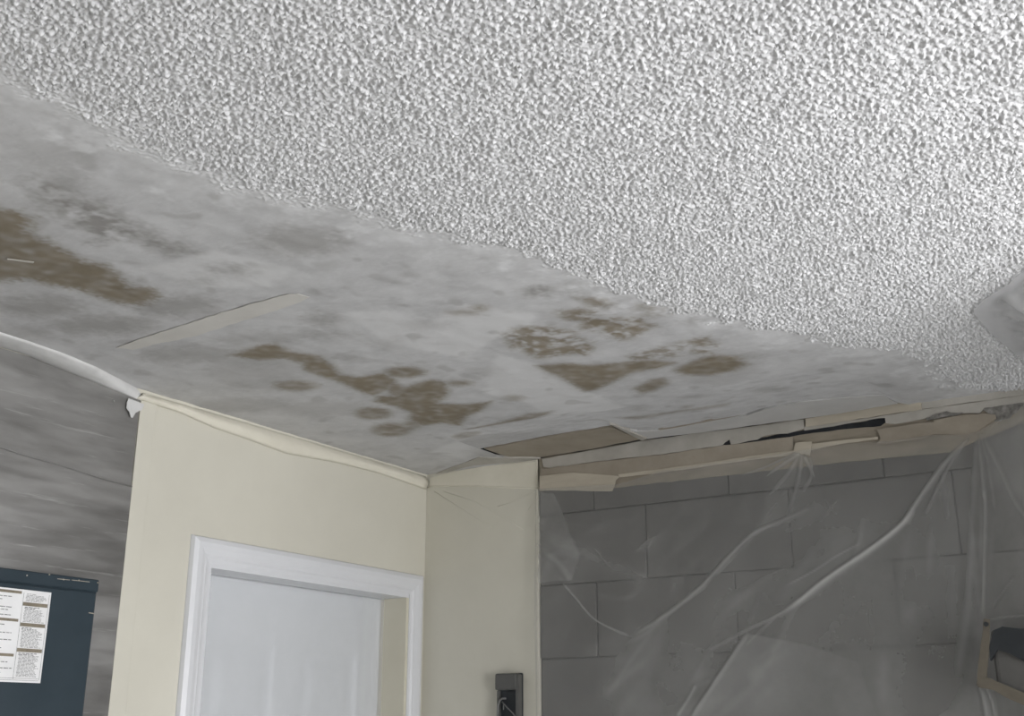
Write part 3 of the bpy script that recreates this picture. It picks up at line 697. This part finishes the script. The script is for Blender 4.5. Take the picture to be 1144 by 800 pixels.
# folds gathered at the knot
for px, a in (([(892, 508), (872, 521), (855, 534)], .34), ([(893, 509), (880, 530), (858, 556)], .18), ([(900, 512), (907, 530), (898, 548)], .36), ([(896, 510), (893, 530), (886, 558), (880, 575)], .16), ([(905, 512), (915, 545), (935, 575)], .12), ([(888, 507), (850, 524), (815, 535)], .16)):
    crease(px, .010, .010, a, .7)
layer([(896, 509), (860, 540), (850, 590), (880, 600), (925, 575), (905, 530)], .07, .02)
layer([(603, 548), (690, 548), (800, 535), (930, 520), (1062, 508), (1085, 488), (1085, 500), (930, 500), (603, 530)], .04, .006)
# fan below the right end and the vertical fold with its turn
for px, a, w_ in (([(1085, 488), (1062, 520), (1033, 578)], .20, .006), ([(1092, 488), (1090, 530), (1086, 600), (1080, 690), (1070, 760)], .14, .02), ([(1100, 545), (1101, 580), (1100, 640), (1099, 690)], .42, .009), ([(1094, 490), (1097, 520), (1100, 560)], .22, .01),
                  ([(1098, 486), (1115, 520), (1135, 560), (1150, 580)], .14, .012), ([(1096, 486), (1104, 520), (1112, 570)], .12, .008), ([(1095, 765), (1100, 785), (1103, 810)], .22, .005), ([(1102, 767), (1109, 785), (1114, 810)], .24, .005), ([(1106, 693), (1125, 690), (1150, 688)], .20, .005), ([(1110, 680), (1120, 665), (1135, 645)], .12, .005)):
    crease(px, w_, .012, a)
layer([(1086, 600), (1100, 600), (1100, 690), (1075, 770), (1055, 800), (1050, 860), (1085, 860), (1092, 770), (1097, 690)], .10, .02)
layer([(1093, 486), (1112, 470), (1143, 452), (1200, 430), (1200, 560), (1140, 560), (1110, 540)], .16, .03)
layer([(1088, 500), (1200, 440), (1200, 860), (1095, 860)], .16, .03)
layer([(690, 730), (830, 640), (960, 560), (1080, 520), (1092, 900), (690, 900)], .12, .13)
hz += .42*smooth(2.06, 2.25, SS)          # out-of-view curtain part made denser to shade the ceiling
# faint wrinkles everywhere in the film: diagonal on the left, hanging straighter towards the right end
rw = random.Random(12)
for k in range(90):
    x0_, z0_ = rw.uniform(.45, 1.95), rw.uniform(1.45, 2.3); L_ = rw.uniform(.06, .30)
    an = math.radians(rw.gauss(38, 12) if x0_ < 1.45 else rw.gauss(80, 14)); wv = rw.uniform(.004, .022); aa = rw.uniform(.02, .085)
    P = [(x0_, z0_), (x0_-L_*math.cos(an)*.5, z0_-L_*math.sin(an)*.47), (x0_-L_*math.cos(an), z0_-L_*math.sin(an))]
    q = (np.abs(SS-x0_) < .45) & (np.abs(ZZ-z0_) < .45); d, tp, sd = polyd(P, SS[q], ZZ[q]); env = np.sin(PI*np.clip(tp, .02, .98))
    hz[q] += aa*env*np.exp(-(d/wv)**2); off[q] += .0015*env*np.exp(-(d/wv)**2)
for k in range(16):                                     # gather fanning from the left edge
    y0_ = rw.uniform(575, 625); x1_, y1_ = rw.uniform(635, 735), rw.uniform(600, 668)
    crease([(603, y0_), ((603+x1_)/2, (y0_+y1_)/2+rw.uniform(-4, 4)), (x1_, y1_)], rw.uniform(.006, .016), .003, rw.uniform(.05, .15), .8)
off += .004*np.sin(9*SS+3*ZZ)*np.sin(5*ZZ+2)+.003*np.sin(23*SS-14*ZZ)
off *= np.clip(VV/.03, 0, 1)
PX, PY = plan(SS)
V = np.stack([PX-.3*off*(SS > TURN), PY-off-.006*np.clip(VV/.05, 0, 1), ZZ], -1)
gridmesh('plastic_sheet', V, hz, 'film', 'milky creased plastic sheet taped over the grey block wall')

# film inside the door casing
yy, zz = np.meshgrid(np.linspace(DY0+.0125, DY1-.0125, 60), np.linspace(.02, DZ-.0125, 90))
V = np.stack([-.085+.004*np.sin(6*yy)*np.sin(4*zz)+0*yy, yy, zz], -1)
gridmesh('plastic_film', V, .12*np.exp(-((yy-DY1+.10)/.03)**2), 'doorfilm', 'hazy plastic film stretched over the white door', 'plastic film')

# thin creases of film fanning over the corner wall
fan = empty('film_creases', (.2, -.006, 2.3)); bpy.context.view_layer.update()
tag(fan, 'faint clear film creases fanning from the corner below the tape', 'plastic film')
for px in ([(485, 549), (515, 568), (550, 590)], [(495, 549), (530, 560), (585, 592)], [(601, 548), (575, 560), (556, 566)], [(601, 552), (590, 570)]):
    bm = bmesh.new(); tube(bm, [onb(x, y, -.0042) for x, y in px], .0008, 5); obj('crease', bm, M['cream'], fan, True)

# crumpled plastic taped up to the ceiling at the right
tip = [(1150, 292), (1128, 312), (1100, 330), (1086, 344), (1094, 355), (1112, 374), (1135, 393), (1150, 404)]
c_in = np.array([2.33, -.85]); ringp = [onc(*p)[:2] for p in tip]
ringp = [np.array([2.62, -1.0]), np.array([2.45, -1.12]), np.array([2.2, -.98])]+ringp+[np.array([2.16, -.56]), np.array([2.40, -.75]), np.array([2.62, -1.0])]
ringp = np.array(ringp); seg = np.concatenate([[0], np.cumsum(np.hypot(*np.diff(ringp, axis=0).T))])
nn, mm = 220, 60; tt = np.linspace(0, seg[-1], nn); rx_ = np.interp(tt, seg, ringp[:, 0]); ry_ = np.interp(tt, seg, ringp[:, 1])
ff = np.linspace(0, 1, mm)[:, None]; QX = rx_*(1-ff)+c_in[0]*ff; QY = ry_*(1-ff)+c_in[1]*ff
dpt = .10*smooth(.08, .6, ff)*np.ones_like(QX)
ang = np.arctan2(QY-c_in[1], QX-c_in[0])
crum = .012*np.sin(31*ang+9*np.sin(7*ff))*smooth(.06, .25, ff)+.007*np.sin(60*QX+40*QY+5*np.sin(30*QY))*smooth(.06, .2, ff)
V = np.stack([QX, QY, CEIL-.008-dpt-crum], -1)
gridmesh('plastic_bulge', V, .30*np.clip(np.sin(31*ang+9*np.sin(7*ff)), 0, 1)*smooth(.05, .2, ff), 'bulge', 'shiny crumpled plastic bulging down from the popcorn ceiling', 'plastic sheet')

# ---- small dark fixture on the corner wall
fx0, fx1 = onb(553.5, 760, -.03)[0], onb(580, 760, -.03)[0]; fz1 = onb(566, 752, -.03)[2]; fz0 = fz1-.26
zc = onb(566, 771, -.03)[2]
fix = empty('wall_fixture', ((fx0+fx1)/2, -.004, fz0)); bpy.context.view_layer.update()
tag(fix, 'small dark grey fixture with a hooked lever on the corner wall', 'wall fixture')
boxo('back_plate', (fx0, -.014, fz0), (fx1, -.004, fz1), M['darkplastic'], fix, .004)
boxo('cover', (fx0+.001, -.036, zc), (fx1-.008, -.012, fz1-.001), M['greyplastic'], fix, .005)
boxo('side_rail', (fx1-.013, -.032, fz0), (fx1-.0005, -.012, fz1-.004), M['greyplastic'], fix, .003)
boxo('side_rail', (fx0+.0005, -.024, fz0), (fx0+.010, -.012, zc), M['greyplastic'], fix, .003)
q = lambda x, y, Y=-.03: onb(x, y, Y)
bm = bmesh.new(); tube(bm, [q(565, 780.5), q(561, 780.5), q(558, 783), q(556.5, 788), q(556, 796), q(555.5, 803)], .0032, 8); obj('hook', bm, M['midplastic'], fix, True)
bm = bmesh.new(); tube(bm, [q(561, 784), q(566, 790), q(573, 797), q(578, 804)], .0018, 8); obj('lever', bm, M['midplastic'], fix, True)
bm = bmesh.new(); tube(bm, [q(562.5, 786), q(562.5, 793)], .0016, 6); obj('pin', bm, M['midplastic'], fix, True)

# ---- dark box taped around at the right edge
Yb = -.17
bx0 = onb(1104, 720, Yb)[0]; bz1 = onb(1120, 702, Yb)[2]; bz0 = onb(1120, 776, Yb)[2]
wb = empty('wall_box', (bx0+.1, 0, bz0)); bpy.context.view_layer.update()
tag(wb, 'dark box poking through the taped cut in the plastic sheet', 'wall box')
boxo('housing', (bx0+.004, Yb+.012, bz0), (bx0+.30, .0, bz1), M['block'], wb, .012, 3)
p4 = [(1110, 704), (1120, 700), (1144, 703), (1170, 706), (1170, 748), (1144, 739), (1128, 730), (1114, 726), (1106, 738), (1105, 722)]
obj('dark_cover', prism([onb(x, y, Yb) for x, y in p4], (0, .02, 0)), M['darkplastic'], wb)
def rtape(label, px, Y, seed): return tag(bslab('tape_strip', px, Y, .0012, M['darktape'], None, .3, 7, seed), label, 'tape', 'tape around the dark box')
rtape('upright tape strip beside the dark box at the right edge', [(1099, 691), (1106, 692), (1106, 712), (1104, 740), (1102, 766), (1091, 766), (1093, 742), (1097, 712)], Yb-.001, 1)
rtape('slanting tape strip under the dark box at the right edge', [(1091, 761), (1104, 757), (1120, 764), (1144, 774), (1170, 783), (1170, 800), (1144, 788), (1125, 780), (1110, 771), (1093, 768)], Yb-.003, 2)
bm = bmesh.new(); disc(bm, onb(1102, 697.5, Yb-.002), .0055, (0, -1, 0), .006, 14); tag(obj('screw', bm, M['darkplastic'], None), 'black round screw head at the top of the upright tape', 'screw')
